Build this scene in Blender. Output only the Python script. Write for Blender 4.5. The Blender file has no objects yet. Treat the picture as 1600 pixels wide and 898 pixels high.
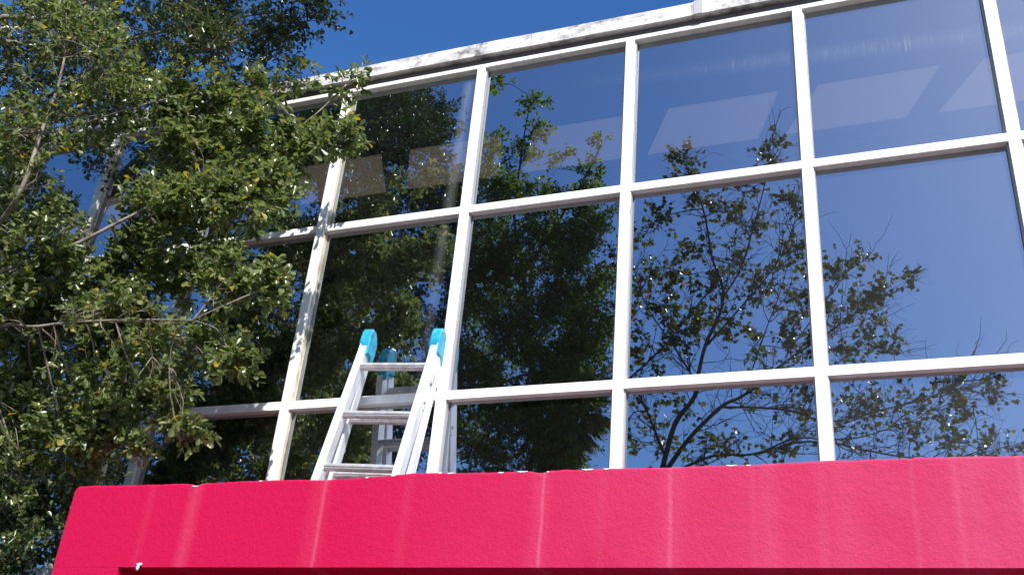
import bpy, bmesh, math, random
import numpy as np
from mathutils import Vector, Matrix
R = math.radians
random.seed(7); rng = np.random.default_rng(11)
scn = bpy.context.scene
COL = scn.collection

# ------------------------------------------------------------------ camera
F = 1568.22
CAM = np.array([6.3857, -5.5865, -2.4173])
CR = np.array([0.9330, 0.3490, 0.0830]); CU = np.array([0.096, -0.464, 0.881]); CF = np.array([-0.346, 0.814, 0.467])
CF = CF/np.linalg.norm(CF); CR = CR-CF*(CR@CF); CR /= np.linalg.norm(CR); CU = np.cross(CR, CF)
cd = bpy.data.cameras.new('camera'); cam = bpy.data.objects.new('camera', cd); COL.objects.link(cam)
cd.sensor_width = 36; cd.lens = F/1600*36; cd.clip_start = .05; cd.clip_end = 2000
M = Matrix(((CR[0], CU[0], -CF[0], CAM[0]), (CR[1], CU[1], -CF[1], CAM[1]), (CR[2], CU[2], -CF[2], CAM[2]), (0, 0, 0, 1)))
cam.matrix_world = M
scn.camera = cam

def at(px, py, y, mirror=False):
    """point seen at photo pixel px,py standing at depth y (mirror: the thing seen reflected in the glass plane y=0)"""
    d = CF+CR*(px-800)/F-CU*(py-449)/F
    t = ((-y if mirror else y)-CAM[1])/d[1]
    p = CAM+d*t
    return p*np.array([1, -1, 1]) if mirror else p

# ------------------------------------------------------------------ light
SUN_EL, SUN_AZ = 46.0, 31.0           # azimuth measured from the facade normal (-y) towards +x
sdir = Vector((math.sin(R(SUN_AZ))*math.cos(R(SUN_EL)), -math.cos(R(SUN_AZ))*math.cos(R(SUN_EL)), math.sin(R(SUN_EL))))
w = bpy.data.worlds.new('World'); scn.world = w; w.use_nodes = True
nt = w.node_tree; nt.nodes.clear()
sky = nt.nodes.new('ShaderNodeTexSky'); sky.sky_type = 'NISHITA'; sky.sun_disc = False
sky.sun_elevation = R(SUN_EL)
sky.sun_rotation = math.atan2(sdir.x, sdir.y)
sky.air_density = 1.0; sky.dust_density = 0.6; sky.ozone_density = 5.0; sky.altitude = 0
bg = nt.nodes.new('ShaderNodeBackground'); bg.inputs[1].default_value = 0.11
out = nt.nodes.new('ShaderNodeOutputWorld')
hs = nt.nodes.new('ShaderNodeHueSaturation'); hs.inputs['Hue'].default_value = .507; hs.inputs['Saturation'].default_value = 1.22; hs.inputs['Value'].default_value = 1.04
nt.links.new(sky.outputs[0], hs.inputs['Color']); nt.links.new(hs.outputs[0], bg.inputs[0]); nt.links.new(bg.outputs[0], out.inputs[0])
sl = bpy.data.lights.new('sun', 'SUN'); sl.energy = 4.6; sl.angle = R(.5); sl.color = (1, .96, .9)
so = bpy.data.objects.new('sun', sl); COL.objects.link(so)
so.rotation_euler = (-sdir).to_track_quat('-Z', 'Y').to_euler()
scn.view_settings.view_transform = 'Standard'; scn.view_settings.look = 'None'
scn.view_settings.exposure = 0.75; scn.view_settings.gamma = 1.0
scn.render.engine = 'CYCLES'
scn.cycles.max_bounces = 10; scn.cycles.transparent_max_bounces = 16; scn.cycles.glossy_bounces = 6

# ------------------------------------------------------------------ materials
def mat(name, col=(.5, .5, .5), rough=.5, metal=0, spec=.5):
    m = bpy.data.materials.new(name); m.use_nodes = True
    b = m.node_tree.nodes['Principled BSDF']
    b.inputs['Base Color'].default_value = (*col, 1); b.inputs['Roughness'].default_value = rough
    b.inputs['Metallic'].default_value = metal; b.inputs['Specular IOR Level'].default_value = spec
    return m, m.node_tree, b
def N(nt, t, **k):
    n = nt.nodes.new(t)
    for a, v in k.items():
        if a.startswith('i_'):
            key = a[2:]; key = int(key) if key.isdigit() else key.replace('_', ' ')
            n.inputs[key].default_value = v
        else: setattr(n, a, v)
    return n
def noise(nt, scale, detail=4, rough=.55, vec=None, scl=None):
    n = N(nt, 'ShaderNodeTexNoise'); n.inputs['Scale'].default_value = scale; n.inputs['Detail'].default_value = detail; n.inputs['Roughness'].default_value = rough
    tc = N(nt, 'ShaderNodeNewGeometry')
    src = tc.outputs['Position']
    if scl:
        mp = N(nt, 'ShaderNodeMapping'); mp.inputs['Scale'].default_value = scl; nt.links.new(src, mp.inputs[0]); src = mp.outputs[0]
    nt.links.new(src, n.inputs['Vector'])
    return n.outputs['Fac']
def ramp(nt, fac, stops):
    r = N(nt, 'ShaderNodeValToRGB'); e = r.color_ramp.elements
    while len(e) < len(stops): e.new(.5)
    for el, (p, c) in zip(e, stops):
        el.position = p; el.color = (*c, 1) if len(c) == 3 else c
    nt.links.new(fac, r.inputs[0]); return r.outputs[0]
def mth(nt, op, a, b=None, c=None, clamp=False):
    n = N(nt, 'ShaderNodeMath', operation=op, use_clamp=clamp)
    for i, v in enumerate((a, b, c)):
        if v is None: continue
        if isinstance(v, (int, float)): n.inputs[i].default_value = v
        else: nt.links.new(v, n.inputs[i])
    return n.outputs[0]
def mixc(nt, fac, a, b):
    n = N(nt, 'ShaderNodeMix', data_type='RGBA')
    for idx, v in ((0, fac), (6, a), (7, b)):
        if isinstance(v, (int, float)): n.inputs[idx].default_value = v
        elif isinstance(v, tuple): n.inputs[idx].default_value = (*v, 1)
        else: nt.links.new(v, n.inputs[idx])
    return n.outputs[2]
def bump(nt, b, h, strength, dist):
    n = N(nt, 'ShaderNodeBump'); n.inputs['Strength'].default_value = strength; n.inputs['Distance'].default_value = dist
    nt.links.new(h, n.inputs['Height']); nt.links.new(n.outputs[0], b.inputs['Normal'])
def pos(nt):
    g = N(nt, 'ShaderNodeNewGeometry'); s = N(nt, 'ShaderNodeSeparateXYZ'); nt.links.new(g.outputs['Position'], s.inputs[0])
    return s.outputs

# white painted aluminium frame
m_frame, t, b = mat('white_paint', (.82, .82, .8), .38)
c = ramp(t, noise(t, 9, 5, .6), [(.3, (.74, .73, .70)), (.55, (.84, .84, .82))])
t.links.new(c, b.inputs['Base Color'])
# glazing bead, aged cream rubber
m_bead, t, b = mat('aged_bead', (.55, .5, .38), .6)
t.links.new(ramp(t, noise(t, 14, 4, .6, scl=(1, 1, .3)), [(.35, (.30, .25, .15)), (.5, (.56, .52, .40)), (.7, (.66, .62, .52))]), b.inputs['Base Color'])
m_bead2, t, b = mat('grey_bead', (.34, .34, .36), .6)
# coping, weathered
m_cop, t, b = mat('weathered_coping', (.75, .75, .74), .5)
n1 = noise(t, 2.6, 8, .72, scl=(1, 1, 2.2)); n2 = noise(t, 16, 6, .7)
f = mth(t, 'MULTIPLY', ramp(t, n1, [(.43, (0.03, 0.03, 0.03)), (.58, (1, 1, 1))]), ramp(t, n2, [(.35, (0.25, .25, .25)), (.60, (1, 1, 1))]))
t.links.new(mixc(t, f, (.70, .69, .68), (.15, .135, .135)), b.inputs['Base Color'])
m_flash, t, b = mat('grey_flashing', (.42, .41, .43), .45, .3)
m_recess_shade, t, b = mat('recess_shade', (.16, .14, .15), .6)  # dark grey carries the shade under the coping

# red stucco
m_red, t, b = mat('red_stucco', (.68, .016, .075), .7, 0, .15)
P = pos(t)
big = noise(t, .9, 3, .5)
haze_right = mth(t, 'MULTIPLY', mth(t, 'SUBTRACT', P[0], 3.6), .27, clamp=True)  # haze over the right end painted into the stucco colour
base = mixc(t, mth(t, 'MULTIPLY', haze_right, mth(t, 'ADD', mth(t, 'MULTIPLY', big, .6), .42)), (.47, .003, .056), (.49, .062, .150))
nm = noise(t, 3.2, 4, .6, scl=(1, 1, .8))
base = mixc(t, mth(t, 'MULTIPLY', mth(t, 'SUBTRACT', nm, .45, clamp=True), 1.2), base, (.42, .003, .048))
wob = mth(t, 'MULTIPLY', mth(t, 'SUBTRACT', noise(t, 3.0, 3, .5, scl=(.3, .3, 1.5)), .5), .018)
xw = mth(t, 'ADD', P[0], wob)
grain = noise(t, 22, 5, .7, scl=(1.6, 1, .35))
tot = None
for sx, wd, am in ((2.52, .045, .24), (2.20, .03, .08), (3.385, .014, .48), (3.36, .06, .12), (4.672, .011, .60), (4.66, .05, .16), (5.325, .014, .5), (5.33, .06, .15),
                   (5.72, .02, .12), (5.79, .05, .16), (6.03, .03, .14), (6.12, .07, .10), (6.42, .012, .16), (6.60, .02, .24), (6.66, .06, .12), (6.86, .015, .26), (3.9, .03, .08), (4.98, .025, .08)):
    d = mth(t, 'DIVIDE', mth(t, 'ABSOLUTE', mth(t, 'SUBTRACT', xw, sx)), wd*1.5)
    g = mth(t, 'MULTIPLY', mth(t, 'SUBTRACT', 1, d, clamp=True), am)
    tot = g if tot is None else mth(t, 'MAXIMUM', tot, g)
front = mth(t, 'MULTIPLY', mth(t, 'MULTIPLY', tot, .42), mth(t, 'ADD', .35, mth(t, 'MULTIPLY', grain, 1.1)))
base = mixc(t, front, base, (.70, .28, .36))
t.links.new(base, b.inputs['Base Color'])
h = mth(t, 'ADD', mth(t, 'MULTIPLY', noise(t, 95, 5, .66), .8), mth(t, 'MULTIPLY', noise(t, 34, 3, .5), .45))
bump(t, b, h, .6, .010)
m_chip, t, b = mat('chipped_white', (.75, .72, .7), .8)

# ladder metals / plastic
m_alu, t, b = mat('aluminium', (.80, .80, .81), .36, .35)
t.links.new(ramp(t, noise(t, 20, 4, .6, scl=(1, 1, .15)), [(.3, (.66, .66, .67)), (.6, (.86, .86, .87))]), b.inputs['Base Color'])
bump(t, b, noise(t, 160, 2, .5, scl=(.05, 1, 1)), .15, .002)
m_rung, t, b = mat('worn_aluminium', (.56, .56, .57), .42, .55)
P = pos(t)
t.links.new(ramp(t, noise(t, 18, 5, .65), [(.3, (.40, .39, .40)), (.62, (.64, .64, .65))]), b.inputs['Base Color'])
m_teal, t, b = mat('teal_rubber', (.015, .28, .42), .42)
t.links.new(ramp(t, noise(t, 20, 5, .6), [(.32, (.01, .20, .32)), (.55, (.012, .33, .50)), (.72, (.05, .42, .58))]), b.inputs['Base Color'])
m_steel, t, b = mat('dark_steel', (.25, .25, .27), .4, .7)

# glass: coated reflective glazing
def glass_material():
    m = bpy.data.materials.new('tinted_glass'); m.use_nodes = True; t = m.node_tree; t.nodes.clear()
    o = N(t, 'ShaderNodeOutputMaterial')
    tr = N(t, 'ShaderNodeBsdfTransparent'); tr.inputs[0].default_value = (.42, .43, .40, 1)
    gl = N(t, 'ShaderNodeBsdfGlossy'); gl.inputs['Roughness'].default_value = 0.0; gl.inputs[0].default_value = (.88, .93, 1, 1)
    wv = noise(t, .9, 2, .5)
    bp = N(t, 'ShaderNodeBump'); bp.inputs['Strength'].default_value = .25; bp.inputs['Distance'].default_value = .004
    t.links.new(wv, bp.inputs['Height']); t.links.new(bp.outputs[0], gl.inputs['Normal'])
    lw = N(t, 'ShaderNodeLayerWeight'); lw.inputs[0].default_value = .25
    fac = mth(t, 'ADD', mth(t, 'MULTIPLY', lw.outputs['Fresnel'], .9), .40, clamp=True)
    mx = N(t, 'ShaderNodeMixShader'); t.links.new(fac, mx.inputs[0]); t.links.new(tr.outputs[0], mx.inputs[1]); t.links.new(gl.outputs[0], mx.inputs[2])
    # streaks, water marks and dust, plus sky glow painted in on the right
    df = N(t, 'ShaderNodeBsdfDiffuse'); df.inputs[0].default_value = (.62, .64, .62, 1)
    P = pos(t)
    # vertical wash streak x ~3.44 falling from the top frame, thinning out
    wob = mth(t, 'MULTIPLY', mth(t, 'SUBTRACT', noise(t, 1.2, 2, .5, scl=(0, 0, 1)), .5), .05)
    cx = mth(t, 'ADD', mth(t, 'ADD', 3.40, mth(t, 'MULTIPLY', P[2], .03)), wob)
    d = mth(t, 'DIVIDE', mth(t, 'ABSOLUTE', mth(t, 'SUBTRACT', P[0], cx)), .06)
    s1 = mth(t, 'MULTIPLY', mth(t, 'SUBTRACT', 1, d, clamp=True), mth(t, 'MULTIPLY', mth(t, 'MULTIPLY', mth(t, 'ADD', P[2], .4), .35, clamp=True), .15))
    s1 = mth(t, 'MULTIPLY', s1, mth(t, 'ADD', .3, noise(t, 12, 4, .6, scl=(3, 1, .3))))
    # band of water marks high on the right panes: z = 2.52-.12*(x-5.3)
    line = mth(t, 'SUBTRACT', 2.42, mth(t, 'MULTIPLY', mth(t, 'SUBTRACT', P[0], 5.3), .06))
    d2 = mth(t, 'DIVIDE', mth(t, 'ABSOLUTE', mth(t, 'SUBTRACT', P[2], line)), .09)
    vert = ramp(t, noise(t, 11, 6, .8, scl=(4, 1, .25)), [(.50, (0, 0, 0)), (.72, (1, 1, 1))])
    where = ramp(t, noise(t, 1.3, 3, .6, scl=(1, 0, 0)), [(.42, (0, 0, 0)), (.62, (1, 1, 1))])
    xr = mth(t, 'MULTIPLY', mth(t, 'SUBTRACT', P[0], 4.3), .6, clamp=True)
    s2 = mth(t, 'MULTIPLY', mth(t, 'MULTIPLY', mth(t, 'SUBTRACT', 1, d2, clamp=True), xr), mth(t, 'ADD', .03, mth(t, 'MULTIPLY', mth(t, 'MULTIPLY', vert, where), .30)))
    dust_skyglow = mth(t, 'MULTIPLY', mth(t, 'ADD', noise(t, 1.6, 6, .65), .4), mth(t, 'ADD', .004, mth(t, 'MULTIPLY', mth(t, 'MULTIPLY', mth(t, 'SUBTRACT', P[0], 5.2), .5, clamp=True), .042)))  # thin dust; its rise to the right paints in brighter reflected sky
    dirt_skyglow = mth(t, 'ADD', mth(t, 'ADD', s1, s2), dust_skyglow, clamp=True)
    m2 = N(t, 'ShaderNodeMixShader'); t.links.new(dirt_skyglow, m2.inputs[0]); t.links.new(mx.outputs[0], m2.inputs[1]); t.links.new(df.outputs[0], m2.inputs[2])
    # inner face of the sheet only transmits
    tr2 = N(t, 'ShaderNodeBsdfTransparent'); tr2.inputs[0].default_value = (.95, .95, .95, 1)
    g = N(t, 'ShaderNodeNewGeometry'); sn = N(t, 'ShaderNodeSeparateXYZ'); t.links.new(g.outputs['True Normal'], sn.inputs[0])
    isfront = mth(t, 'LESS_THAN', mth(t, 'MULTIPLY', sn.outputs[1], mth(t, 'SUBTRACT', 1, mth(t, 'MULTIPLY', g.outputs['Backfacing'], 2))), -.5)
    m3 = N(t, 'ShaderNodeMixShader'); t.links.new(isfront, m3.inputs[0]); t.links.new(tr2.outputs[0], m3.inputs[1]); t.links.new(m2.outputs[0], m3.inputs[2])
    t.links.new(m3.outputs[0], o.inputs[0])
    return m
m_glass = glass_material()
m_ceil, t, b = mat('ceiling_paint', (.10, .095, .09), .8)
m_int, t, b = mat('interior_wall', (.14, .13, .12), .8)
m_floor, t, b = mat('interior_floor', (.16, .15, .13), .7)
m_diff = bpy.data.materials.new('sun_patch_sheet'); m_diff.use_nodes = True  # added sheet standing in for reflected sun patches on the ceiling
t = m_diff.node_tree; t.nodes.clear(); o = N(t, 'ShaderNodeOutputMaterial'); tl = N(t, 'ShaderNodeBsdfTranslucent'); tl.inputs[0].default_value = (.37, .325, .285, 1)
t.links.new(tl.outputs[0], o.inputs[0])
m_roof, t, b = mat('roof_membrane', (.4, .4, .4), .8)
m_wall, t, b = mat('shaded_wall', (.18, .17, .16), .9)
bump(t, b, noise(t, 60, 4, .6), .4, .01)

def leaf_mat(name, stops, rough=.34, transl=.3, spec=.6, tv=1.7):
    m = bpy.data.materials.new(name); m.use_nodes = True; t = m.node_tree; b = t.nodes['Principled BSDF']
    g = N(t, 'ShaderNodeNewGeometry')
    c = ramp(t, g.outputs['Random Per Island'], stops)
    t.links.new(c, b.inputs['Base Color']); b.inputs['Roughness'].default_value = rough; b.inputs['Specular IOR Level'].default_value = spec
    tl = N(t, 'ShaderNodeBsdfTranslucent')
    cc = N(t, 'ShaderNodeHueSaturation'); cc.inputs['Saturation'].default_value = 1.15; cc.inputs['Value'].default_value = tv; t.links.new(c, cc.inputs['Color']); t.links.new(cc.outputs[0], tl.inputs[0])
    mx = N(t, 'ShaderNodeMixShader'); mx.inputs[0].default_value = transl
    o = t.nodes['Material Output']; t.links.new(b.outputs[0], mx.inputs[1]); t.links.new(tl.outputs[0], mx.inputs[2]); t.links.new(mx.outputs[0], o.inputs[0])
    return m
m_leaf = leaf_mat('leaf_olive', [(0, (.055, .085, .025)), (.35, (.115, .155, .045)), (.75, (.165, .20, .07)), (.95, (.20, .22, .09)), (.975, (.32, .26, .04)), (1, (.36, .26, .03))], .30, .38)
m_leaf2 = leaf_mat('leaf_dark', [(0, (.022, .042, .012)), (.6, (.045, .075, .018)), (1, (.08, .11, .03))], .32, .22)
m_leaf3 = leaf_mat('leaf_green', [(0, (.04, .075, .014)), (.5, (.085, .14, .022)), (.9, (.14, .19, .035)), (1, (.18, .20, .03))], .24, .5, tv=1.9)
m_leaf4 = leaf_mat('leaf_autumn', [(0, (.045, .075, .016)), (.6, (.09, .12, .022)), (.8, (.15, .13, .025)), (.92, (.16, .08, .025)), (1, (.25, .18, .03))], .28, .35)
m_palm = leaf_mat('leaf_palm', [(0, (.08, .09, .04)), (1, (.20, .20, .11))], .28, .4)
def bark(name, a, b_):
    m, t, b = mat(name, a, .85, 0, .2)
    t.links.new(ramp(t, noise(t, 14, 5, .65), [(.32, a), (.66, b_)]), b.inputs['Base Color']); bump(t, b, noise(t, 60, 4, .6, scl=(1, 1, .3)), .5, .01)
    return m
m_bark = bark('bark_pale', (.10, .08, .065), (.32, .27, .22)); m_bark2 = bark('bark_dark', (.045, .035, .03), (.12, .10, .085)); m_twig = bark('twig_brown', (.10, .07, .045), (.26, .19, .13))
m_ground, t, b = mat('asphalt', (.05, .05, .05), .9)
t.links.new(ramp(t, noise(t, 40, 4, .6), [(.3, (.035, .035, .035)), (.7, (.07, .068, .065))]), b.inputs['Base Color'])
m_grass, t, b = mat('grass', (.05, .08, .02), .9)
t.links.new(ramp(t, noise(t, 6, 5, .7), [(.3, (.03, .055, .012)), (.7, (.08, .10, .03))]), b.inputs['Base Color'])
m_conc, t, b = mat('dark_pavers', (.09, .085, .08), .85)
m_white, t, b = mat('white_plastic', (.8, .8, .78), .5)

# ------------------------------------------------------------------ mesh helpers
class MB:
    def __init__(s): s.v = []; s.f = []; s.smooth = False
    def box(s, a, b):
        x0, y0, z0 = a; x1, y1, z1 = b; n = len(s.v)
        s.v += [(x0, y0, z0), (x1, y0, z0), (x1, y1, z0), (x0, y1, z0), (x0, y0, z1), (x1, y0, z1), (x1, y1, z1), (x0, y1, z1)]
        s.f += [tuple(n+i for i in q) for q in ((0, 3, 2, 1), (4, 5, 6, 7), (0, 1, 5, 4), (1, 2, 6, 5), (2, 3, 7, 6), (3, 0, 4, 7))]
        return s
    def prism(s, ring0, ring1):
        n = len(s.v); k = len(ring0); s.v += [tuple(p) for p in ring0]+[tuple(p) for p in ring1]
        s.f += [(n+i, n+(i+1) % k, n+k+(i+1) % k, n+k+i) for i in range(k)]+[tuple(n+i for i in range(k))[::-1], tuple(n+k+i for i in range(k))]
        return s
    def bar(s, p, q, wx, wy, off=(0, 0)):
        """rectangular bar from p to q, wx across x, wy across the lean direction"""
        p, q = Vector(p), Vector(q); d = (q-p).normalized(); x = Vector((1, 0, 0)); n = d.cross(x).normalized(); x = n.cross(d).normalized()
        rings = []
        for c in (p, q):
            rings.append([c+x*(off[0]+sx*wx/2)+n*(off[1]+sy*wy/2) for sx, sy in ((-1, -1), (1, -1), (1, 1), (-1, 1))])
        return s.prism(*rings)
    def tube(s, pts, rad, k=6):
        pts = np.asarray(pts, float); n0 = len(s.v); m = len(pts)
        if np.isscalar(rad): rad = [rad]*m
        T = np.gradient(pts, axis=0); T /= np.linalg.norm(T, axis=1)[:, None]+1e-9
        ref = np.array([.31, .17, .93]); 
        if abs(T[0]@ref) > .9: ref = np.array([1, 0, 0.])
        for i in range(m):
            a = np.cross(T[i], ref); a /= np.linalg.norm(a)+1e-9; b = np.cross(T[i], a)
            for j in range(k):
                an = 2*math.pi*j/k
                s.v.append(tuple(pts[i]+(a*math.cos(an)+b*math.sin(an))*rad[i]))
        for i in range(m-1):
            for j in range(k):
                s.f.append((n0+i*k+j, n0+i*k+(j+1) % k, n0+(i+1)*k+(j+1) % k, n0+(i+1)*k+j))
        s.f.append(tuple(n0+(m-1)*k+j for j in range(k))); s.f.append(tuple(n0+j for j in range(k))[::-1])
        return s
    def build(s, name, m, parent=None, bev=0, smooth=False, seg=2):
        me = bpy.data.meshes.new(name); me.from_pydata([tuple(map(float, p)) for p in s.v], [], s.f); me.update()
        o = bpy.data.objects.new(name, me); COL.objects.link(o); me.materials.append(m)
        if bev:
            bm = bmesh.new(); bm.from_mesh(me)
            bmesh.ops.bevel(bm, geom=list(bm.edges), offset=bev, segments=seg, affect='EDGES', profile=.6, clamp_overlap=True); bm.to_mesh(me); bm.free()
        if smooth:
            for p in me.polygons: p.use_smooth = True
        if parent:
            o.parent = parent; o.matrix_parent_inverse = Matrix.Translation(-Vector(parent.location))
        return o
def tag(o, label=None, cat=None, group=None, kind=None):
    for k, v in (('label', label), ('category', cat), ('group', group), ('kind', kind)):
        if v: o[k] = v
    return o
def thing(name, label, cat, loc, group=None):
    o = bpy.data.objects.new(name, None); COL.objects.link(o); o.location = loc; o.empty_display_size = .2
    return tag(o, label, cat, group)

# ------------------------------------------------------------------ setting
GZ = -4.05
g = MB(); g.box((-300, -300, GZ-.2), (300, 300, GZ)).build('ground', m_grass)['kind'] = 'structure'
g = MB(); g.box((-40, -9.0, GZ-.05), (60, -1.9, GZ+.004)).build('parking_lot', m_ground)['kind'] = 'structure'
g = MB(); g.box((1.0, -1.9, GZ-.05), (30, 0.0, GZ+.12)).build('pavement', m_conc, bev=.01)['kind'] = 'structure'

# ------------------------------------------------------------------ building
W = 1.2; H1 = 1.446; TOP = 2.80; SILL = -1.12; I0, I1 = -4, 12
B = thing('glass_building', 'building with a tall grid of reflective windows in white frames', 'building', (0, 0, GZ))
mw = .068
def mull_x(i): return i*W
D = .055  # frame stands this far proud of the glass (front at y=-D)
for i in range(I0, I1+1):
    x = mull_x(i)
    MB().box((x-mw/2, -D, SILL), (x+mw/2, .06, TOP-.044)).build('mullion', m_frame, B, bev=.003)
    for s in (-1, 1):
        mb = MB()
        xx = x+s*(mw/2+.005)
        mb.box((xx-.006, -D+.022, SILL), (xx+.006, -.001, TOP-.045)).build('glazing_bead', m_bead if i <= 2 else m_bead2, B)
for i in (3, 4, 5, 6, 7):
    zz = np.linspace(SILL+.1, TOP-.1, 60); zz = zz[zz > (1.2 if i == 4 else -9)]
    MB().tube([(i*W+mw/2+.001+random.uniform(-.0015, .002), -D+.012+random.uniform(-.002, .002), z) for z in zz], [random.uniform(.002, .0055) for z in zz], 5).build('sealant', m_frame, B, smooth=True)
for i in range(I0, I1):
    xa, xb = i*W+mw/2, (i+1)*W-mw/2
    for z, hh in ((0, .062), (H1, .060)):
        MB().box((xa, -D+.003, z-hh/2), (xb, .055, z+hh/2)).build('transom', m_frame, B, bev=.0025)
    zs = [(SILL+.005, -.031), (.031, H1-.030), (H1+.030, TOP-.045)]
    for z0, z1 in zs:
        a1, a2 = random.uniform(-1, 1)*R(.10), random.uniform(-1, 1)*R(.10); mb = MB().box((xa+.004, 0, z0), (xb-.004, .006, z1))
        mb.v = [(p[0], p[1]+.0015+(p[0]-(xa+xb)/2)*a1+(p[2]-(z0+z1)/2)*a2, p[2]) for p in mb.v]; mb.build('window_pane', m_glass, B)   # each sheet sits a hair out of true
xa, xb = I0*W-.1, I1*W+.1
MB().box((xa, -D-.001, TOP-.043), (xb, .06, TOP-.006)).build('head_frame', m_frame, B, bev=.003)
MB().box((xa, -D, SILL-.06), (xb, .06, SILL)).build('sill_frame', m_frame, B, bev=.003)
# coping in lengths with small joints and slight misalignment
edges = [xa, -.4, 1.9, 4.02, 5.27, 7.7, 10.1, xb]
for k in range(len(edges)-1):
    dz = [.0, .002, .0, 0, .001, 0, .001][k]; dy = [0, 0, .0, .001, -.001, 0, 0][k]
    x0, x1 = edges[k]+.002, edges[k+1]-.002
    nseg = 10; mb = MB()
    for j in range(nseg):
        u0, u1 = x0+(x1-x0)*j/nseg, x0+(x1-x0)*(j+1)/nseg
        f0, f1 = [.002*math.sin(u*2.3)+.001*math.sin(u*7.1) for u in (u0, u1)]
        def ring(u, f): return [(u, -.102+dy, 2.848+dz+f), (u, -.102+dy, 2.970+dz+f), (u, .5, 3.01+dz), (u, .5, 2.848+dz+f)]
        mb.prism(ring(u0, f0), ring(u1, f1))
    bm_ = mb.build('coping', m_cop, B)
MB().box((5.285, -.110, 2.846), (5.345, -.1035, 2.975)).build('coping_joint_cover', m_flash, B)
MB().box((xa, -.046, TOP-.005), (xb, .06, 2.846)).build('head_recess_shade', m_recess_shade, B)
# room behind the glass
def wallbox(name, a, b_, m): MB().box(a, b_).build(name, m, B)
wallbox('interior_floor', (xa, .07, SILL-.5), (xb, 7, SILL-.2), m_floor)
wallbox('rear_wall', (xa, 7, GZ), (xb, 7.2, 3.0), m_int)
wallbox('side_wall', (xa-.2, .06, GZ), (xa, 7.2, 3.0), m_int)
wallbox('side_wall', (xb, .06, GZ), (xb+.2, 7.2, 3.0), m_int)
wallbox('front_wall', (xa, -.04, GZ), (xb, .2, SILL-.06), m_wall)
# roof slab; skewed translucent panels added to imitate sun patches on the ceiling
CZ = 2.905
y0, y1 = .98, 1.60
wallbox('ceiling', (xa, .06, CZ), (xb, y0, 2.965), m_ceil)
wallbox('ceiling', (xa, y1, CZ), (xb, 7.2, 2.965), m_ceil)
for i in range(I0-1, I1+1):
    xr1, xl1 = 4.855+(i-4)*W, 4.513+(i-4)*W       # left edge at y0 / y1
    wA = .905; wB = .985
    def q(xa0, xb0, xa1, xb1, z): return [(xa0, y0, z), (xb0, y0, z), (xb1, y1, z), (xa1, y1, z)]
    MB().prism(q(xr1, xr1+wA, xl1, xl1+wB, CZ+.02), q(xr1, xr1+wA, xl1, xl1+wB, CZ+.028)).build('sun_patch_panel', m_diff, B)
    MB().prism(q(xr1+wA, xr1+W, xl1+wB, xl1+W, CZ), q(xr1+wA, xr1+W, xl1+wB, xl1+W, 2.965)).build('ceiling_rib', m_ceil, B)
wallbox('ceiling_track', (xa, y1+.12, CZ-.03), (xb, y1+.2, CZ-.001), m_int)
wallbox('ceiling_track', (xa, .45, CZ-.03), (xb, .5, CZ-.001), m_int)

# ------------------------------------------------------------------ red canopy
CX0, CX1 = 1.604, 15.0; CYF = -.9; CZT = -.823; CZB = -1.316
K = thing('red_canopy', 'crimson stucco canopy wall in front of the lower windows', 'canopy', (CX0, CYF, GZ))
def jag(x):
    v = .003*math.sin(x*4.1+1)+.0012*math.sin(x*11.7)+.0008*math.sin(x*29+2)
    v += .016*math.exp(-((x-4.0)/.25)**2) - .010*math.exp(-((x-3.35)/.18)**2) - .012*math.exp(-((x-2.50)/.03)**2)
    v -= .010*math.exp(-((x-4.65)/.04)**2)
    return v
mb = MB(); n = 560; T = .24
xs = [CX0+(CX1-CX0)*(k/n)**1.5 for k in range(n+1)]
rows = []
for k, x in enumerate(xs):
    t_ = CZT+jag(x)+random.uniform(-.0016, .0016)
    if k < 8: t_ -= .022*(1-k/8.)**2*(1 if k else 1.3)
    ring = [(x, CYF, CZB), (x, CYF, t_-.014), (x, CYF+.004+random.uniform(-.001, .001), t_-.004), (x, CYF+.014, t_), (x, CYF+T, t_-.004), (x, CYF+T, CZB)]
    rows.append(len(mb.v)); mb.v += ring
for k in range(n):
    a, b_ = rows[k], rows[k+1]
    for j in range(6): mb.f.append((a+j, b_+j, b_+(j+1) % 6, a+(j+1) % 6))
mb.f.append(tuple(rows[0]+j for j in range(6))); mb.f.append(tuple(rows[-1]+j for j in range(6))[::-1])
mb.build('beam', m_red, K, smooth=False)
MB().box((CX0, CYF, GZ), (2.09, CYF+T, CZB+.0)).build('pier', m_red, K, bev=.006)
MB().box((CX0, CYF+T+.001, -1.30), (CX1, -.045, -1.18)).build('roof_slab', m_conc, K)
MB().box((2.092, CYF+T, -1.318), (CX1, -.045, -1.302)).build('soffit', m_red, K)
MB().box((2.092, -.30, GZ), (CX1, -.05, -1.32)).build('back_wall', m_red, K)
# side return of the canopy at the far left
MB().box((CX0, CYF+T+.001, GZ), (CX0+.22, -.045, -1.302)).build('side_return', m_red, K)
# paint chips along the top arris
for x, wd in ((3.64, .018), (3.80, .03), (4.08, .022), (4.14, .04), (4.43, .03), (4.55, .055), (4.69, .012), (4.90, .06), (5.0, .03), (5.62, .05), (5.70, .02), (2.50, .04), (2.95, .02)):
    z = CZT+jag(x); mb = MB(); k2 = 14
    up_ = [(x-wd/2+wd*k/k2, z-.004+random.uniform(-.001, .0012)) for k in range(k2+1)]
    lo_ = [(x+wd/2-wd*k/k2, z-.007-.004*math.sin(math.pi*k/k2)*random.uniform(.2, 1.2)) for k in range(k2+1)]
    poly = up_+lo_
    mb.prism([(p[0], CYF-.0012, p[1]) for p in poly], [(p[0], CYF+.010, p[1]) for p in poly]).build('paint_chip', m_chip, K)

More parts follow.
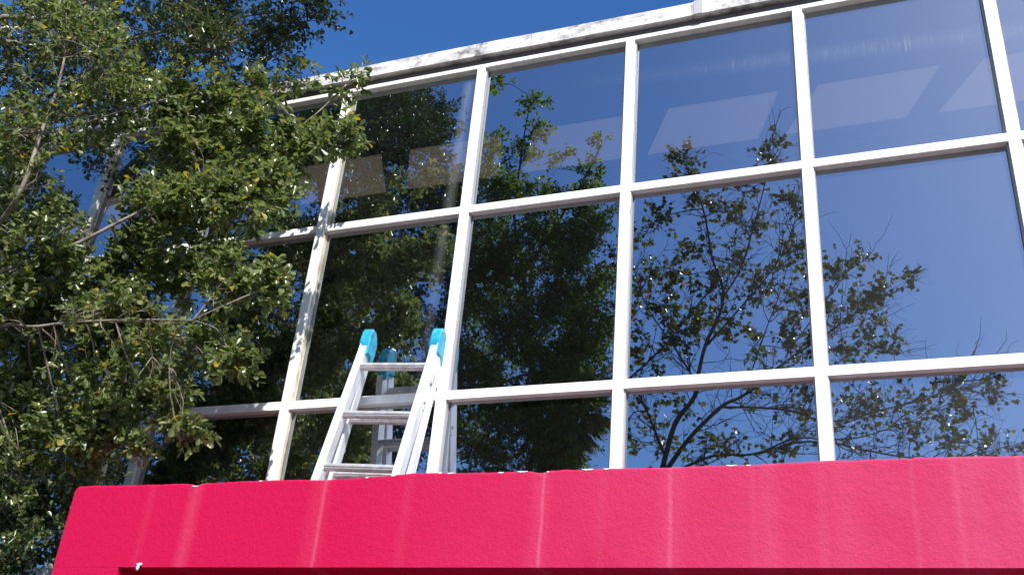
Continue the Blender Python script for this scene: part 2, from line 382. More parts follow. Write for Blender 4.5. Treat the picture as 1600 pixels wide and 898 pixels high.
# small white fitting under the beam's left end
hk = thing('cable_clip', 'tiny white clip under the left end of the red beam', 'clip', (2.245, CYF-.002, CZB))
MB().tube([(2.23, CYF-.008, CZB+.012), (2.262, CYF-.010, CZB+.014)], .008, 8).build('clip_bar', m_white, hk, smooth=True)
MB().tube([(2.246, CYF-.012, CZB+.008), (2.244, CYF-.014, CZB-.008), (2.243, CYF-.014, CZB-.022)], [.006, .009, .006], 8).build('clip_knob', m_white, hk, smooth=True)

# ------------------------------------------------------------------ ladder
L = thing('ladder', 'aluminium ladder with teal end caps leaning on the windows behind the red wall', 'ladder', (3.33, -.55, -1.18))
def ly(z, o=0, ln=.27): return -.145-ln*(.36-z)+o
def P3(x, z, o=0, ln=.27): return (x, ly(z, o, ln), z)
zt, zb = .36, -1.16
REAR = .175
def channel(x, s, z0, z1, o, ln, w_=.044, dp=.070):
    """C channel rail: web outside, two flanges turned inwards"""
    mb = MB()
    mb.bar(P3(x, z0, o, ln), P3(x, z1, o, ln), w_, dp)
    mb.bar(P3(x+s*(w_/2+.002), z0, o, ln), P3(x+s*(w_/2+.002), z1, o, ln), .006, dp+.008)
    return mb
for x, s in ((3.075, -1), (3.585, 1)):
    fr = channel(x, s, zb, zt, 0, .27).build('front_rail', m_alu, L, bev=.0012)
    channel(x+s*.004, s, zb, zt-.10, .054, REAR, .044, .070).build('rear_rail', m_alu, L, bev=.0012)
    MB().bar(P3(x+s*.027, .05, .03), P3(x+s*.027, .11, .03), .006, .05).build('hinge_plate', m_alu, L, bev=.0015)
    lk = MB(); lk.tube([P3(x+s*.030, .03, .02), P3(x+s*.038, .06, .03), P3(x+s*.038, .10, .035), P3(x+s*.030, .12, .04)], .004, 6)
    lk.build('latch', m_steel, L, smooth=True)
    MB().tube([P3(x+s*.024, -.11, .02), P3(x+s*.029, -.11, .02)], .010, 10).build('rivet', m_steel, L)
    MB().tube([P3(x+s*.024, -.16, .03), P3(x+s*.028, -.16, .03)], .006, 10).build('rivet', m_steel, L)
    # teal boot cap over both rail ends
    zc = .365
    prof = [(-.052, -.070), (-.052, .030), (-.040, .085), (-.020, .108), (.022, .104), (.052, .070), (.066, .020), (.060, -.050), (.040, -.125), (.012, -.075)]
    def pr(xx, sc=1): return [(xx, ly(zc)+.012+a*sc, zc+b_*sc-.02) for a, b_ in prof]
    mb = MB(); n0 = []
    for xx, sc in ((x-.038, 1.0), (x-.031, 1.13), (x+.031, 1.13), (x+.038, 1.0)):
        n0.append(len(mb.v)); mb.v += pr(xx, sc)
    kk = len(prof)
    for a in range(3):
        for j in range(kk): mb.f.append((n0[a]+j, n0[a]+(j+1) % kk, n0[a+1]+(j+1) % kk, n0[a+1]+j))
    mb.f.append(tuple(n0[0]+j for j in range(kk))[::-1]); mb.f.append(tuple(n0[3]+j for j in range(kk)))
    mb.build('end_cap', m_teal, L, bev=.003)
    c = P3(x, -.42, .062+.036, REAR); k2 = 18; ring = [(c[0]+.015*math.cos(2*math.pi*j/k2), c[1]+.002, c[2]+.019*math.sin(2*math.pi*j/k2)) for j in range(k2+1)]
    MB().tube(ring, .004, 6).build('pin_hole_rim', m_steel, L, smooth=True)
    MB().tube([(c[0], c[1]-.001, c[2]), (c[0], c[1]+.002, c[2])], .013, 16).build('pin_hole', m_steel, L)
    MB().bar(P3(x, zb-.03, .0), P3(x, zb+.03, .0), .05, .08).build('foot', m_steel, L, bev=.004)
# rung number pressed in the rear of the right rail
fc = bpy.data.curves.new('rung_number', 'FONT'); fc.body = '15'; fc.size = .055; fc.extrude = .001; fc.align_x = 'CENTER'
fo = bpy.data.objects.new('rung_number', fc); COL.objects.link(fo)
bpy.context.view_layer.update()
me = bpy.data.meshes.new_from_object(fo); COL.objects.unlink(fo); bpy.data.objects.remove(fo)
rn = bpy.data.objects.new('rung_number', me); COL.objects.link(rn); me.materials.append(m_steel)
c = P3(3.585, -.48, .062+.038, REAR)
me.transform(Matrix.Translation((c[0], c[1]+.001, c[2]-.02)) @ Matrix.Rotation(math.pi, 4, 'Z') @ Matrix.Rotation(math.pi/2, 4, 'X'))
rn.parent = L; rn.matrix_parent_inverse = Matrix.Translation(-Vector(L.location))
def rung(x0, x1, z, o, ln=.27, m=m_rung, s=1.45, name='rung'):
    y = ly(z, o, ln); prof = []
    for a, b_ in ((-.020, -.010), (-.022, .004), (-.016, .014), (.016, .014), (.022, .006), (.020, -.008), (.010, -.016), (-.012, -.016)): prof.append((y+a*s, z+b_*s))
    mb = MB(); mb.prism([(x0, p[0], p[1]) for p in prof], [(x1, p[0], p[1]) for p in prof])
    mb.box((x0+.002, y-.024*s, z-.003), (x1-.002, y-.020*s, z+.001))
    mb.build(name, m, L, bev=.0014)
    for xx in (x0+.006, x1-.006):
        MB().tube([(xx-.006, y, z), (xx+.006, y, z)], .024*s, 12).build('rung_collar', m, L, smooth=False)
for z in (.165, -.215, -.600, -.985): rung(3.078, 3.580, z, 0)
for z in (-.215, -.600, -.985): rung(3.075, 3.585, z, .054, REAR, s=1.25, name='rear_rung')
L.rotation_euler = (0, .035, .09); L.location = Vector((3.33-.045, -.55, -1.18))
# ------------------------------------------------------------------ foliage
LEAF = {'obovate': [(0, 0), (.20, .30), (.47, .62), (.36, .90), (0, 1.0), (-.36, .90), (-.47, .62), (-.20, .30)],
        'heart': [(0, .02), (.55, .25), (.38, .65), (0, 1.0), (-.38, .65), (-.55, .25)],
        'oval': [(0, 0), (.42, .3), (.40, .68), (0, 1.0), (-.40, .68), (-.42, .3)]}
def unit(a): return a/(np.linalg.norm(a, axis=-1, keepdims=True)+1e-9)
def leaves_mesh(name, P, Dv, U, Ln, Wd, shape, m, parent, fold=.16):
    n = len(P); Dv = unit(Dv); S = unit(np.cross(Dv, U)); Nn = np.cross(S, Dv)
    tpl = np.array(LEAF[shape])
    lift = np.abs(tpl[:, 0])*fold*2
    curl = -(tpl[:, 1]**2)*.14
    V = P[:, None]+Dv[:, None]*(tpl[:, 1]*1)[None, :, None]*Ln[:, None, None]+S[:, None]*tpl[:, 0][None, :, None]*Wd[:, None, None]+Nn[:, None]*((lift[None]*Wd[:, None]+curl[None]*Ln[:, None])[:, :, None])
    V = V.reshape(-1, 3)
    nv = len(tpl); hf = nv//2; base = np.arange(n)*nv
    q = np.stack([base+i for i in range(hf+1)]+[base]+[base+i for i in range(hf, nv)], 1).reshape(-1, hf+1)
    me = bpy.data.meshes.new(name); me.vertices.add(len(V)); me.vertices.foreach_set('co', V.ravel())
    me.loops.add(q.size); me.loops.foreach_set('vertex_index', q.ravel().astype(np.int32))
    me.polygons.add(len(q)); me.polygons.foreach_set('loop_start', (np.arange(len(q))*(hf+1)).astype(np.int32)); me.polygons.foreach_set('loop_total', np.full(len(q), hf+1, np.int32))
    me.update(calc_edges=True); me.materials.append(m)
    o = bpy.data.objects.new(name, me); COL.objects.link(o); o.parent = parent; o.matrix_parent_inverse = Matrix.Translation(-Vector(parent.location))
    return o
def curve(p, q, n=6, sag=.0, wob=.06):
    p, q = np.array(p, float), np.array(q, float); L_ = np.linalg.norm(q-p); t_ = np.linspace(0, 1, n)[:, None]
    a = rng.normal(size=3)*wob*L_; b_ = rng.normal(size=3)*wob*.5*L_
    return p+(q-p)*t_+a*np.sin(math.pi*t_)+b_*np.sin(2*math.pi*t_)+np.array([0, 0, sag*L_])*np.sin(math.pi*t_)
class Tree:
    def __init__(s, name, label, root, group=None, cat='tree'):
        s.o = thing(name, label, cat, tuple(root), group); s.wood = MB(); s.tw = MB()
        s.P = []; s.D = []; s.U = []; s.L = []; s.nodes = []
    def limb(s, pts, r0, r1, k=8, dens=5):
        pts = [np.array(p, float) for p in pts]
        # smooth interpolation
        out_ = []
        for i in range(len(pts)-1):
            a = pts[max(i-1, 0)]; b_ = pts[i]; c_ = pts[i+1]; d = pts[min(i+2, len(pts)-1)]
            for u in np.linspace(0, 1, dens, endpoint=False):
                out_.append(.5*((2*b_)+(-a+c_)*u+(2*a-5*b_+4*c_-d)*u*u+(-a+3*b_-3*c_+d)*u**3))
        out_.append(pts[-1]); out_ = np.array(out_)
        ra = np.linspace(r0, r1, len(out_)); s.wood.tube(out_, ra, k)
        s.nodes += [(p, r) for p, r in zip(out_, ra)]
        return out_
    def dress(s, pts, n, leaf, tl=.22, nl=8):
        """leafy side twigs along an exposed limb"""
        for k in range(n):
            i = rng.integers(len(pts)//4, len(pts)-1); t_ = unit(pts[i+1]-pts[i]); d = unit(t_*.5+rng.normal(size=3)*.7+np.array([.1, -.1, .2]))
            br = curve(pts[i], pts[i]+d*tl*rng.uniform(.6, 1.5), 5, .03, .1); s.tw.tube(br, np.linspace(.0035, .0015, 5), 4)
            for q in range(3): s.twig(br[rng.integers(2, 5)], d+rng.normal(size=3)*.5, tl*.6, int(nl), leaf)
    def near(s, p, rmax=9):
        best = min(s.nodes, key=lambda n_: np.linalg.norm(n_[0]-p)+ (0.0)); return best
    def twig(s, p, d, ln, nl, leaf, r=.0018, spread=1.0, droop=0.0, tipcluster=.35, bare=False):
        d = unit(np.array(d, float)); q = p+d*ln
        c = curve(p, q, 4, droop, .08); s.tw.tube(c, np.linspace(r, r*.45, 4), 3)
        if bare: return
        ts = np.sort(rng.uniform(.12, 1.0, nl)**(1-tipcluster*.6)); 
        idx = ts*3; i = np.minimum(idx.astype(int), 2); f_ = (idx-i)[:, None]; pos_ = c[i]*(1-f_)+c[i+1]*f_
        rd = unit(rng.normal(size=(nl, 3))); rd = unit(rd-d*(rd@d)[:, None]*.9)
        ld = unit(d*rng.uniform(.25, .9, (nl, 1))+rd*spread*rng.uniform(.6, 1.1, (nl, 1)))
        s.P.append(pos_); s.D.append(ld)
        s.U.append(unit(rng.normal(size=(nl, 3))*.55+s.up)); s.L.append(leaf*rng.uniform(.55, 1.25, nl))
    up = np.array([.1, -.25, 1.0]); kb = 1.7; kt = 1.7
    def clump(s, c, rad, nb, ntw, leaf, bias=(0, 0, 0), tl=.2, nl=10, src=None, rb=.007, bare=.0, **kw):
        c = np.array(c, float); rad = np.array(rad, float) if np.ndim(rad) else np.array([rad]*3, float); bias = np.array(bias, float)
        if src is None: sp, sr = s.near(c)
        else: sp, sr = np.array(src, float), rb*2
        hub = c-bias*rad*.6
        m_ = curve(sp, hub, 7, .04, .07); r0 = min(sr*.7, .004+rb*1.6)
        s.wood.tube(m_, np.linspace(r0, rb, 7), 6)
        for k in range(int(nb*s.kb)):
            e = unit(rng.normal(size=3))*rng.uniform(.45, 1.0)**.6; e = c+e*rad
            st = m_[rng.integers(3, 7)] if rng.random() < .5 else hub
            br = curve(st, e, 6, .05, .09); s.tw.tube(br, np.linspace(rb*.55, .002, 6), 4)
            dirb = unit(e-st)
            for j in range(int(ntw*s.kt+.5)):
                u = rng.uniform(.25, 1.0)*5; i = min(int(u), 4); p = br[i]*(1-(u-i))+br[i+1]*(u-i)
                d = unit(dirb*rng.uniform(.2, 1.0)+rng.normal(size=3)*.55+bias*.7)
                s.twig(p, d, tl*rng.uniform(.5, 1.2), max(3, int(nl*rng.uniform(.6, 1.2))), leaf, bare=rng.random() < bare, **kw)
    def finish(s, mw_, ml, shape='obovate', aspect=.5, mt=None, fold=.16):
        s.wood.build('trunk', mw_, s.o, smooth=True)
        if s.tw.v: s.tw.build('twigs', mt or m_twig, s.o, smooth=True)
        P, D_, U, L_ = np.concatenate(s.P), np.concatenate(s.D), np.concatenate(s.U), np.concatenate(s.L)
        leaves_mesh('crown', P, D_, U, L_, L_*aspect*rng.uniform(.8, 1.2, len(L_)), shape, ml, s.o, fold)
        print(s.o.name, 'leaves', len(P))

# --- tree in front of the left windows
T1 = Tree('evergreen_tree', 'small-leaved olive green tree spreading in front of the left windows', (-1.1, -1.7, GZ))
T1.limb([(-1.1, -1.7, GZ), (-1.05, -1.65, -2.4), (-.8, -1.6, -.8), (-.7, -1.5, .8), (-.7, -1.4, 2.4), (-.5, -1.4, 3.8)], .17, .04, 10)
T1.dress(T1.limb([(-.8, -1.6, -.8), at(-80, 420, -1.4), at(20, 320, -1.75), at(65, 205, -1.75), at(92, 130, -1.75), at(113, 25, -1.75)], .022, .006, 7), 26, .055)
T1.dress(T1.limb([at(62, 208, -1.74), at(100, 203, -1.6), at(215, 166, -1.4), at(330, 140, -1.0)], .008, .004, 6), 26, .055)
T1.dress(T1.limb([at(-40, 220, -1.7), at(62, 205, -1.74)], .012, .009, 6), 26, .055)
T1.dress(T1.limb([at(103, 85, -1.75), at(92, 45, -1.75)], .006, .003, 5), 26, .055); T1.dress(T1.limb([at(104, 86, -1.75), at(160, 93, -1.75)], .004, .002, 5), 26, .055)
T1.dress(T1.limb([(-.8, -1.6, -.8), at(-60, 460, -1.5), at(0, 425, -1.45), at(110, 385, -1.35), at(190, 345, -1.25), at(260, 310, -1.1), at(400, 250, -.9)], .024, .005, 7), 26, .055)
T1.dress(T1.limb([(-.9, -1.6, -1.4), at(-60, 540, -1.4), at(60, 510, -1.3), at(180, 500, -1.2), at(300, 500, -1.1)], .016, .004, 7), 26, .055)
T1.dress(T1.limb([(-.6, -1.5, .6), at(-40, 60, -1.6), at(60, 30, -1.5), at(180, -10, -1.4)], .03, .010, 8), 26, .055)
T1.dress(T1.limb([at(-40, 60, -1.6), at(120, 75, -1.0), at(200, 62, -.9), at(300, 40, -.9), at(420, 20, -.9)], .02, .006, 7), 26, .055)
T1.kb, T1.kt = 1.4, 1.5
def c1(px, py, y, r, nb, nt_, leaf=.060, bias=(.4, -.2, .1), tl=.16, nl=10, **k):
    r = r if np.ndim(r) else (r, r*.55, r)
    T1.clump(at(px, py, y), r, nb, nt_, leaf, bias, tl, nl, **k)
# mid sprays
for a in ((60, 230, -1.3, .40, 9, 7), (160, 180, -1.2, .35, 8, 7), (250, 150, -1.1, .30, 9, 7), (330, 165, -1.0, .30, 9, 7), (400, 150, -.9, .22, 6, 5),
          (300, 230, -1.05, .34, 10, 8), (390, 220, -.95, .26, 9, 7), (470, 225, -.85, .20, 9, 6), (535, 215, -.8, .12, 5, 5), (480, 130, -.7, .2, 4, 3), (545, 130, -.65, .1, 3, 3),
          (40, 330, -1.35, .38, 10, 8), (60, 400, -1.35, .36, 10, 8), (250, 330, -1.15, .36, 11, 8), (340, 300, -1.05, .32, 10, 7), (400, 330, -1.0, .22, 6, 5), (430, 270, -.95, .20, 5, 5)): c1(*a)
# lower sprays
for a in ((200, 410, -0.90, .32, 10, 8), (290, 420, -0.83, .28, 9, 8), (360, 440, -0.92, .22, 8, 7), (435, 445, -0.87, .12, 5, 5), (100, 460, -0.98, .36, 9, 7), (200, 470, -0.90, .30, 8, 7),
          (30, 560, -0.91, .38, 9, 8), (130, 560, -0.80, .34, 10, 8), (220, 540, -0.74, .26, 8, 7), (300, 555, -0.82, .22, 7, 6), (365, 565, -0.78, .11, 5, 5),
          (60, 640, -0.80, .36, 12, 8), (160, 640, -0.86, .30, 11, 8), (235, 640, -0.82, .22, 8, 6), (285, 685, -0.78, .09, 4, 4), (20, 700, -0.77, .30, 9, 7), (200, 690, -0.78, .16, 5, 5), (110, 700, -0.78, .22, 6, 5),
          (10, 480, -1.06, .35, 8, 8)): c1(*a)
for px, py, y, r_ in ((40, 745, -.85, .22), (90, 760, -.6, .2), (30, 820, -.7, .22), (150, 730, -.55, .14), (60, 700, -.6, .3)):
    T1.clump(at(px, py, y), (r_, r_*.6, r_), 5, 5, .045, (.3, -.2, .1), .15, 9)
T1.finish(m_bark, m_leaf, 'obovate', .58, mt=m_bark)

# --- second tree, shade put into its dark leaf colour, whose crown hangs over the roof edge at the top left
T7 = Tree('overhanging_tree', 'fine-leaved tree with shade painted into its leaves, hanging over the roof edge against the sky', (-2.6, -1.9, GZ))
T7.limb([(-2.6, -1.9, GZ), (-2.5, -1.85, -1), (-2.2, -1.7, 1.5), (-1.7, -1.5, 3.2), (-.8, -1.35, 3.9), (.6, -1.25, 4.2)], .15, .035, 9)
T7.limb([(-1.7, -1.5, 3.2), at(-60, 60, -1.2), at(120, 72, -.9), at(200, 60, -.85), at(300, 40, -.8), at(420, 20, -.8)], .022, .006, 7)
T7.limb([(-.8, -1.35, 3.9), at(200, -80, -1.2), at(350, -60, -1.0), at(480, 10, -.8)], .02, .006, 7)
T7.kb, T7.kt = 1.35, 1.5
def c7(px, py, y, r, nb, nt_, **k): T7.clump(at(px, py, y), (r, r*.6, r), nb, nt_, .044, (.4, -.1, .0), .17, 9, **k)
# upper sprays against the sky (further away, finer)
for a in ((40, 30, -1.0, .55, 12, 7), (150, 60, -.8, .45, 8, 6), (290, 50, -.8, .5, 10, 7), (380, 30, -.75, .45, 9, 7), (450, 60, -.75, .32, 7, 6), (490, 30, -.8, .25, 6, 5),
          (60, 130, -.9, .5, 11, 7), (250, 110, -.8, .30, 6, 6), (330, 10, -.9, .4, 9, 7), (130, -60, -1.0, .6, 10, 7), (360, 95, -.75, .28, 5, 6)): c7(*a)
# overhead foliage above the frame
for a in ((250, -150, -1.3, .6, 13, 8), (430, -130, -1.2, .55, 12, 8), (60, -160, -1.4, .6, 10, 7), (500, -60, -1.1, .3, 6, 6), (330, -260, -1.6, .6, 12, 8)): c7(*a)
for a in ((80, 20, -.9, .5, 12, 8), (200, 20, -.8, .4, 9, 7), (20, 120, -.9, .45, 10, 8), (120, 130, -1.0, .4, 8, 7), (200, 110, -.8, .28, 6, 6), (310, 70, -.7, .3, 7, 6), (430, 90, -.75, .2, 4, 5), (150, 260, -.9, .25, 4, 5), (20, 260, -0.90, .4, 9, 7)): c7(*a)
for x, y, z, r_ in ((2.0, -1.25, 2.3, .36), (1.5, -1.35, 2.9, .5), (2.2, -1.2, 3.3, .45), (1.0, -1.4, 2.5, .45), (2.55, -1.1, 3.0, .38), (1.7, -1.4, 3.7, .5), (.5, -1.4, 3.2, .5), (0, -1.3, 2.6, .5)):
    T7.clump((x, y, z), (r_, r_*.7, r_), 8, 7, .042, (.3, 0, .1), .18, 10)
T7.finish(m_bark2, m_leaf2, 'obovate', .55)

# --- shrub in shade under it, left of the canopy
T2 = Tree('shrub', 'dark green shrub in the shade left of the red wall', (.6, -.62, GZ), cat='shrub')
T2.limb([(.6, -.62, GZ), (.62, -.6, -2.6), (.7, -.55, -1.6), (.9, -.5, -.8)], .05, .015, 7)
for x, y, z, r_ in ((.9, -.6, -1.4, .4), (.4, -.6, -1.3, .45), (1.2, -.55, -1.1, .3), (.7, -.6, -2.0, .5), (0.0, -.7, -1.6, .5), (.3, -.6, -2.6, .5), (.9, -.7, -.85, .25), (.3, -.7, -.9, .35), (1.25, -.7, -2.0, .3)):
    T2.clump((x, y, z), r_, 9, 7, .045, (0, -.2, .2), .16, 10)
T2.finish(m_bark2, m_leaf2, 'obovate', .5)

# ------------------------------------------------------------------ trees opposite, seen reflected in the windows
RG = 'trees opposite seen reflected in the windows'
def am(px, py, y): return at(px, py, y, True)
# dense old evergreen (left panes)
T3 = Tree('oak_tree', 'large dense dark evergreen reflected in the left window panes', (-3.6, -7.6, GZ), RG)
T3.kb, T3.kt = 2.0, 1.9
T3.limb([(-3.6, -7.6, GZ), (-3.5, -7.6, 0), am(500, 640, -7.6), am(520, 520, -7.6), am(520, 400, -7.6), am(500, 250, -7.6)], .34, .10, 12)
T3.limb([am(520, 520, -7.6), am(560, 460, -7.4), am(620, 440, -7.2), am(690, 440, -7.0)], .10, .03, 8)
T3.limb([am(520, 520, -7.6), am(600, 540, -7.3), am(680, 500, -7.2)], .09, .03, 8)
T3.limb([am(520, 400, -7.6), am(600, 330, -7.4), am(700, 260, -7.2)], .10, .02, 8)
T3.limb([am(470, 700, -7.6), am(330, 640, -8.2), am(150, 600, -8.8), am(0, 540, -9.2)], .12, .03, 8)
T3.limb([am(520, 560, -7.6), am(400, 480, -7.8), am(300, 430, -8)], .14, .03, 8)
for px, py, y, r_, nb in ((620, 190, -7.4, 1.0, 16), (560, 260, -7.6, 1.0, 14), (680, 300, -7.2, .9, 13), (600, 340, -7.2, .9, 12), (660, 180, -7.3, .6, 8), (700, 400, -7.1, .7, 9),
                          (560, 150, -7.6, .9, 12), (480, 230, -7.8, 1.0, 12), (590, 420, -7.6, .7, 6), (660, 500, -7.2, .75, 10), (560, 560, -7.6, .8, 9), (690, 600, -7.0, .7, 10), (620, 660, -7.3, .8, 11),
                          (540, 680, -7.6, .8, 11), (430, 330, -8.0, 1.0, 9), (430, 470, -8.0, .9, 8), (380, 600, -8.0, .9, 10), (440, 690, -8.0, .9, 12), (330, 700, -8.2, .9, 10), (350, 420, -8.4, 1.0, 8), (260, 560, -8.6, 1.0, 9),
                          (620, 730, -7.4, .8, 8), (500, 480, -7.8, .6, 5), (300, 300, -8.6, 1.1, 8), (620, 90, -7.6, .9, 10), (720, 340, -7.0, .45, 6), (200, 640, -8.8, 1.0, 10), (100, 600, -9, 1.0, 10), (110, 720, -9, 1.0, 10), (10, 680, -9.2, 1.1, 10), (-60, 600, -9.4, 1.1, 8), (190, 480, -8.8, 1.0, 8), (60, 490, -9.2, 1.1, 8), (400, 540, -7.8, .8, 8), (470, 560, -7.7, .7, 7), (300, 620, -8.2, .9, 8), (-100, 450, -9.6, 1.1, 7), (290, 660, -8.0, .9, 10), (350, 760, -8.0, .9, 9), (260, 750, -8.2, .9, 10), (430, 770, -7.8, .9, 8), (190, 750, -8.5, .9, 9), (240, 600, -8.4, .8, 8), (350, 520, -8.2, .9, 8), (0, 780, -9.2, 1.1, 10), (120, 800, -8.9, 1.0, 10), (-120, 700, -9.6, 1.2, 9), (60, 660, -9.1, 1.0, 9), (200, 830, -8.6, 1.0, 9), (-60, 860, -9.4, 1.2, 8)):
    T3.clump(am(px, py, y), (r_, r_, r_*.85), nb, 8, .075, (.05, 0, .15), .32, 11, rb=.014, r=.003)
T3.finish(m_bark2, m_leaf2, 'obovate', .5)
# bright green bushy tree (pane between third and fourth mullion)
T4 = Tree('bushy_tree', 'bright green bushy tree with upright shoots, reflected behind the ladder', (.1, -8.4, GZ), RG)
T4.kb, T4.kt = 2.0, 2.0
T4.limb([(.1, -8.4, GZ), (.1, -8.4, 0), am(840, 700, -8.4), am(830, 560, -8.4), am(820, 430, -8.4), am(805, 330, -8.4), am(818, 220, -8.4), am(830, 150, -8.4)], .08, .006, 9)
T4.limb([am(820, 430, -8.4), am(880, 340, -8.3), am(925, 255, -8.3), am(940, 225, -8.3)], .03, .006, 6)
T4.limb([am(820, 450, -8.4), am(770, 380, -8.3), am(760, 260, -8.3)], .03, .006, 6)
for px, py, r_, nb in ((800, 400, .75, 16), (870, 380, .7, 15), (760, 440, .7, 14), (840, 480, .8, 18), (910, 450, .6, 13), (780, 540, .8, 16), (870, 560, .8, 18), (920, 540, .5, 9), (800, 640, .8, 16), (740, 620, .6, 10), (880, 660, .7, 12),
                       (850, 730, .8, 14), (735, 480, .5, 8), (730, 560, .5, 8), (930, 500, .4, 7), (750, 360, .4, 6), (900, 600, .6, 9), (720, 690, .5, 8), (760, 720, .7, 10), (900, 390, .45, 8), (930, 340, .35, 6), (860, 320, .35, 6), (790, 320, .4, 8)):
    T4.clump(am(px, py, -8.15+rng.uniform(-.4, .4)), (r_, r_*.9, r_*.9), nb, 7, .060, (.05, 0, .35), .32, 12, rb=.012, r=.003)
T4.kb, T4.kt = 1.3, 1.3
for px, py, r_, nb in ((830, 165, .22, 4), (835, 205, .26, 5), (820, 245, .26, 5), (800, 280, .25, 4), (768, 130, .2, 3), (770, 230, .28, 6), (760, 290, .38, 8), (745, 260, .35, 7), (935, 232, .13, 2), (880, 260, .2, 3), (910, 285, .22, 4), (925, 268, .2, 3), (840, 295, .26, 4), (900, 300, .3, 5)):
    T4.clump(am(px, py, -8.35), (r_, r_, r_*1.1), nb, 5, .085, (.1, 0, .6), .26, 8, rb=.006, r=.003)
T4.finish(m_bark2, m_leaf3, 'obovate', .6)
# sparse autumn tree on the right
T5 = Tree('sparse_tree', 'sparse tree with bare twigs and yellowing leaves reflected in the right windows', (2.3, -10, GZ), RG)
Y5 = -10.0
T5.kb, T5.kt = 1.5, 1.7
def L5(pts, r0, r1):
    c_ = T5.limb([am(px+rng.uniform(-5, 5), py+rng.uniform(-4, 4), Y5+dy) for px, py, dy in pts], r0*.62, r1*.6, 7)
    for k in range(int(len(c_)*.9)):            # bare side shoots along every limb
        i = rng.integers(2, len(c_)-1); d = unit(unit(c_[i+1 if i+1 < len(c_) else i]-c_[i-1])+rng.normal(size=3)*.55+np.array([0, 0, .25])); e = c_[i]+d*rng.uniform(.25, .9)
        sh = curve(c_[i], e, 7, -.03, .07); T5.tw.tube(sh, np.linspace(.010, .003, 7), 4)
        for q_ in range(3):
            j = rng.integers(2, 7); T5.tw.tube(curve(sh[j], sh[j]+unit(d+rng.normal(size=3)*.6)*rng.uniform(.2, .6), 5, 0, .08), np.linspace(.006, .0025, 5), 3)
    return c_
tr = [(2.3, -10, GZ), (2.25, -10, 0), am(1020, 800, Y5), am(1035, 730, Y5)]
T5.limb(tr, .16, .10, 9)
L5([(1035, 730, 0), (1055, 660, .1), (1080, 610, .1), (1105, 540, .2), (1130, 470, .2), (1118, 400, .2), (1100, 330, .2), (1085, 290, 0), (1075, 240, 0)], .075, .012)
L5([(1035, 730, 0), (1075, 680, -.2), (1120, 635, -.3), (1165, 610, -.3), (1230, 560, -.4), (1290, 520, -.5), (1350, 480, -.5), (1425, 440, -.5)], .07, .009)
L5([(1130, 470, .2), (1160, 420, .4), (1185, 340, .4), (1200, 260, .4), (1212, 215, .4)], .03, .007)
L5([(1105, 540, .2), (1155, 480, 0), (1220, 400, 0), (1250, 330, 0)], .035, .007)
L5([(1085, 600, .1), (1050, 540, .3), (1010, 480, .3), (990, 420, .4)], .035, .007)
L5([(1035, 700, 0), (1010, 640, .2), (985, 600, .2), (950, 560, .3)], .04, .009)
L5([(985, 590, .2), (1030, 545, .2), (1075, 500, .2), (1120, 440, .2)], .03, .01)
L5([(1120, 635, -.3), (1190, 630, -.4), (1240, 635, -.4), (1300, 660, -.5), (1400, 640, -.5), (1470, 620, -.5), (1510, 610, -.5), (1550, 590, -.5)], .035, .008)
L5([(1035, 735, 0), (1110, 712, -.2), (1180, 710, -.3), (1240, 680, -.3), (1330, 690, -.3), (1420, 660, -.4)], .045, .01)
L5([(1180, 710, -.3), (1260, 690, -.3), (1380, 715, -.2), (1480, 720, -.2), (1600, 690, -.2)], .035, .008)
L5([(1420, 660, -.4), (1475, 628, -.4), (1490, 600, -.4)], .012, .005)
L5([(1240, 560, -.4), (1300, 540, -.4), (1390, 545, -.4)], .018, .005)
L5([(1230, 560, -.4), (1300, 450, -.4), (1330, 410, -.4)], .018, .005)
L5([(1165, 610, 0), (1200, 520, 0), (1235, 420, 0), (1248, 290, 0)], .022, .005)
def c5(px, py, r_, nb, nt_=4, nl=7, bare=.45):
    if px > 1290 and nb > 5: nb = int(nb*.7)
    if py > 560: nl = 5
    T5.clump(am(px, py, Y5+rng.uniform(-.4, .4)), (r_, r_, r_), nb, nt_, .078, (0, 0, .15), .34, nl, rb=.008, bare=bare, r=.0035, spread=1.1, droop=-.05)
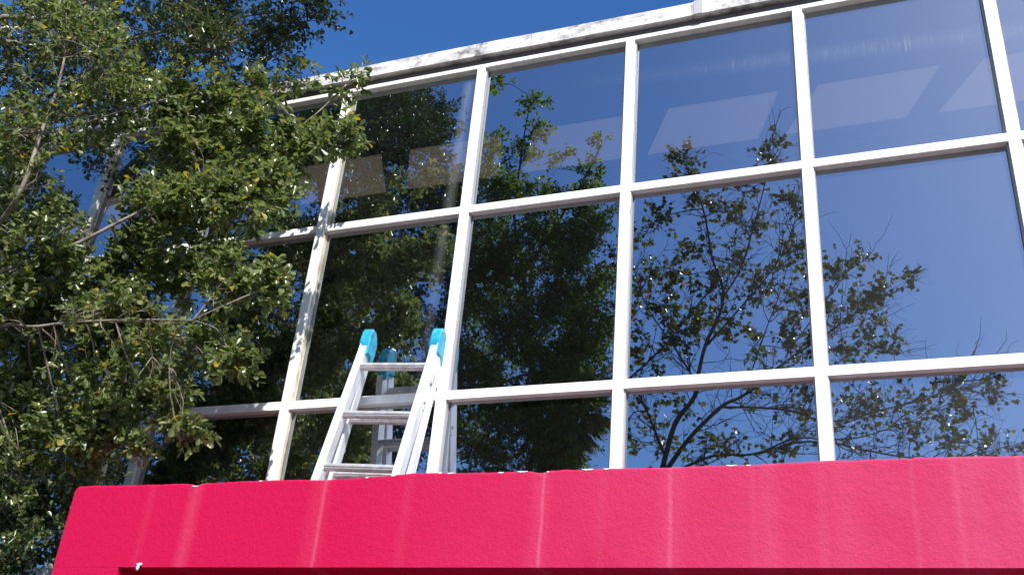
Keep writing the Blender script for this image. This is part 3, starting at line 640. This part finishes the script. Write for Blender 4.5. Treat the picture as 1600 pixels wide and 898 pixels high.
for a in ((1072, 240, .17, 4), (1065, 270, .24, 6), (1085, 300, .26, 6), (1210, 215, .10, 2), (1200, 240, .16, 4), (1160, 300, .26, 6), (1130, 330, .3, 6), (1030, 340, .35, 6), (1000, 370, .3, 5), (1170, 345, .3, 6), (1235, 320, .28, 6),
          (1010, 440, .4, 6), (1050, 420, .35, 6), (1040, 480, .34, 8), (1100, 380, .35, 5), (1150, 420, .4, 6), (1190, 450, .35, 7), (1110, 450, .3, 5), (1230, 400, .32, 6), (1250, 470, .3, 7), (1240, 540, .35, 7), (1180, 540, .35, 5),
          (1060, 520, .35, 6), (1010, 540, .35, 6), (1095, 510, .28, 7), (1140, 500, .3, 4), (1000, 600, .4, 6), (1020, 680, .4, 7), (1100, 700, .4, 6), (1060, 620, .35, 4), (1150, 680, .4, 4), (1210, 620, .35, 5), (1230, 690, .4, 6),
          (1260, 610, .35, 8), (1340, 400, .14, 3), (1310, 430, .22, 4), (1305, 480, .26, 5), (1350, 470, .24, 6), (1385, 455, .16, 4), (1425, 440, .13, 3), (1350, 510, .26, 4), (1380, 540, .2, 3), (1310, 545, .3, 6), (1400, 530, .14, 2),
          (1330, 630, .38, 9), (1380, 640, .36, 9), (1430, 625, .26, 7), (1300, 680, .36, 7), (1370, 700, .36, 7), (1430, 680, .3, 8), (1490, 600, .18, 5), (1550, 605, .18, 5), (1520, 635, .15, 3), (1475, 650, .13, 2), (1480, 690, .28, 6), (1530, 700, .28, 6),
          (1560, 690, .2, 4), (1590, 710, .25, 4), (1410, 735, .3, 5), (1330, 745, .3, 5), (960, 500, .3, 5), (950, 420, .3, 4), (940, 600, .35, 5), (960, 670, .35, 4)):
    c5(*a)
T5.finish(m_bark2, m_leaf4, 'heart', .9, mt=m_bark2)
# palm between the bushy tree and the sparse tree
T6 = thing('palm_tree', 'fan palm with drooping fronds reflected beside the fourth mullion', 'palm', (.5, -9.0, GZ), RG)
pc = am(872, 650, -8.6)
MB().tube([(.5, -9.0, GZ), (.55, -9.0, -1), tuple(pc)], [.2, .16, .15], 12).build('trunk', m_bark2, T6, smooth=True)
P_, D_, U_, L_ = [], [], [], []; st = MB()
for k in range(46):
    az = rng.uniform(0, 2*math.pi); el = rng.uniform(-.9, 1.1)
    d = np.array([math.cos(az)*math.cos(el), math.sin(az)*math.cos(el), math.sin(el)]); ln = rng.uniform(.35, .65)
    e = pc+d*ln; st.tube(curve(pc, e, 4, .05, .02), [.012, .01, .009, .008], 4)
    side = unit(np.cross(d, [0, 0, 1.])); up_ = np.cross(side, d)
    for a in np.linspace(-1.9, 1.9, 26):
        dd = d*math.cos(a*.85)+side*math.sin(a*.85)+np.array([0, 0, -.25]); P_.append(e); D_.append(dd); U_.append(up_); L_.append(rng.uniform(.35, .55))
st.build('stems', m_bark2, T6)
leaves_mesh('crown', np.array(P_), np.array(D_), np.array(U_), np.array(L_), np.full(len(L_), .035), 'oval', m_palm, T6)
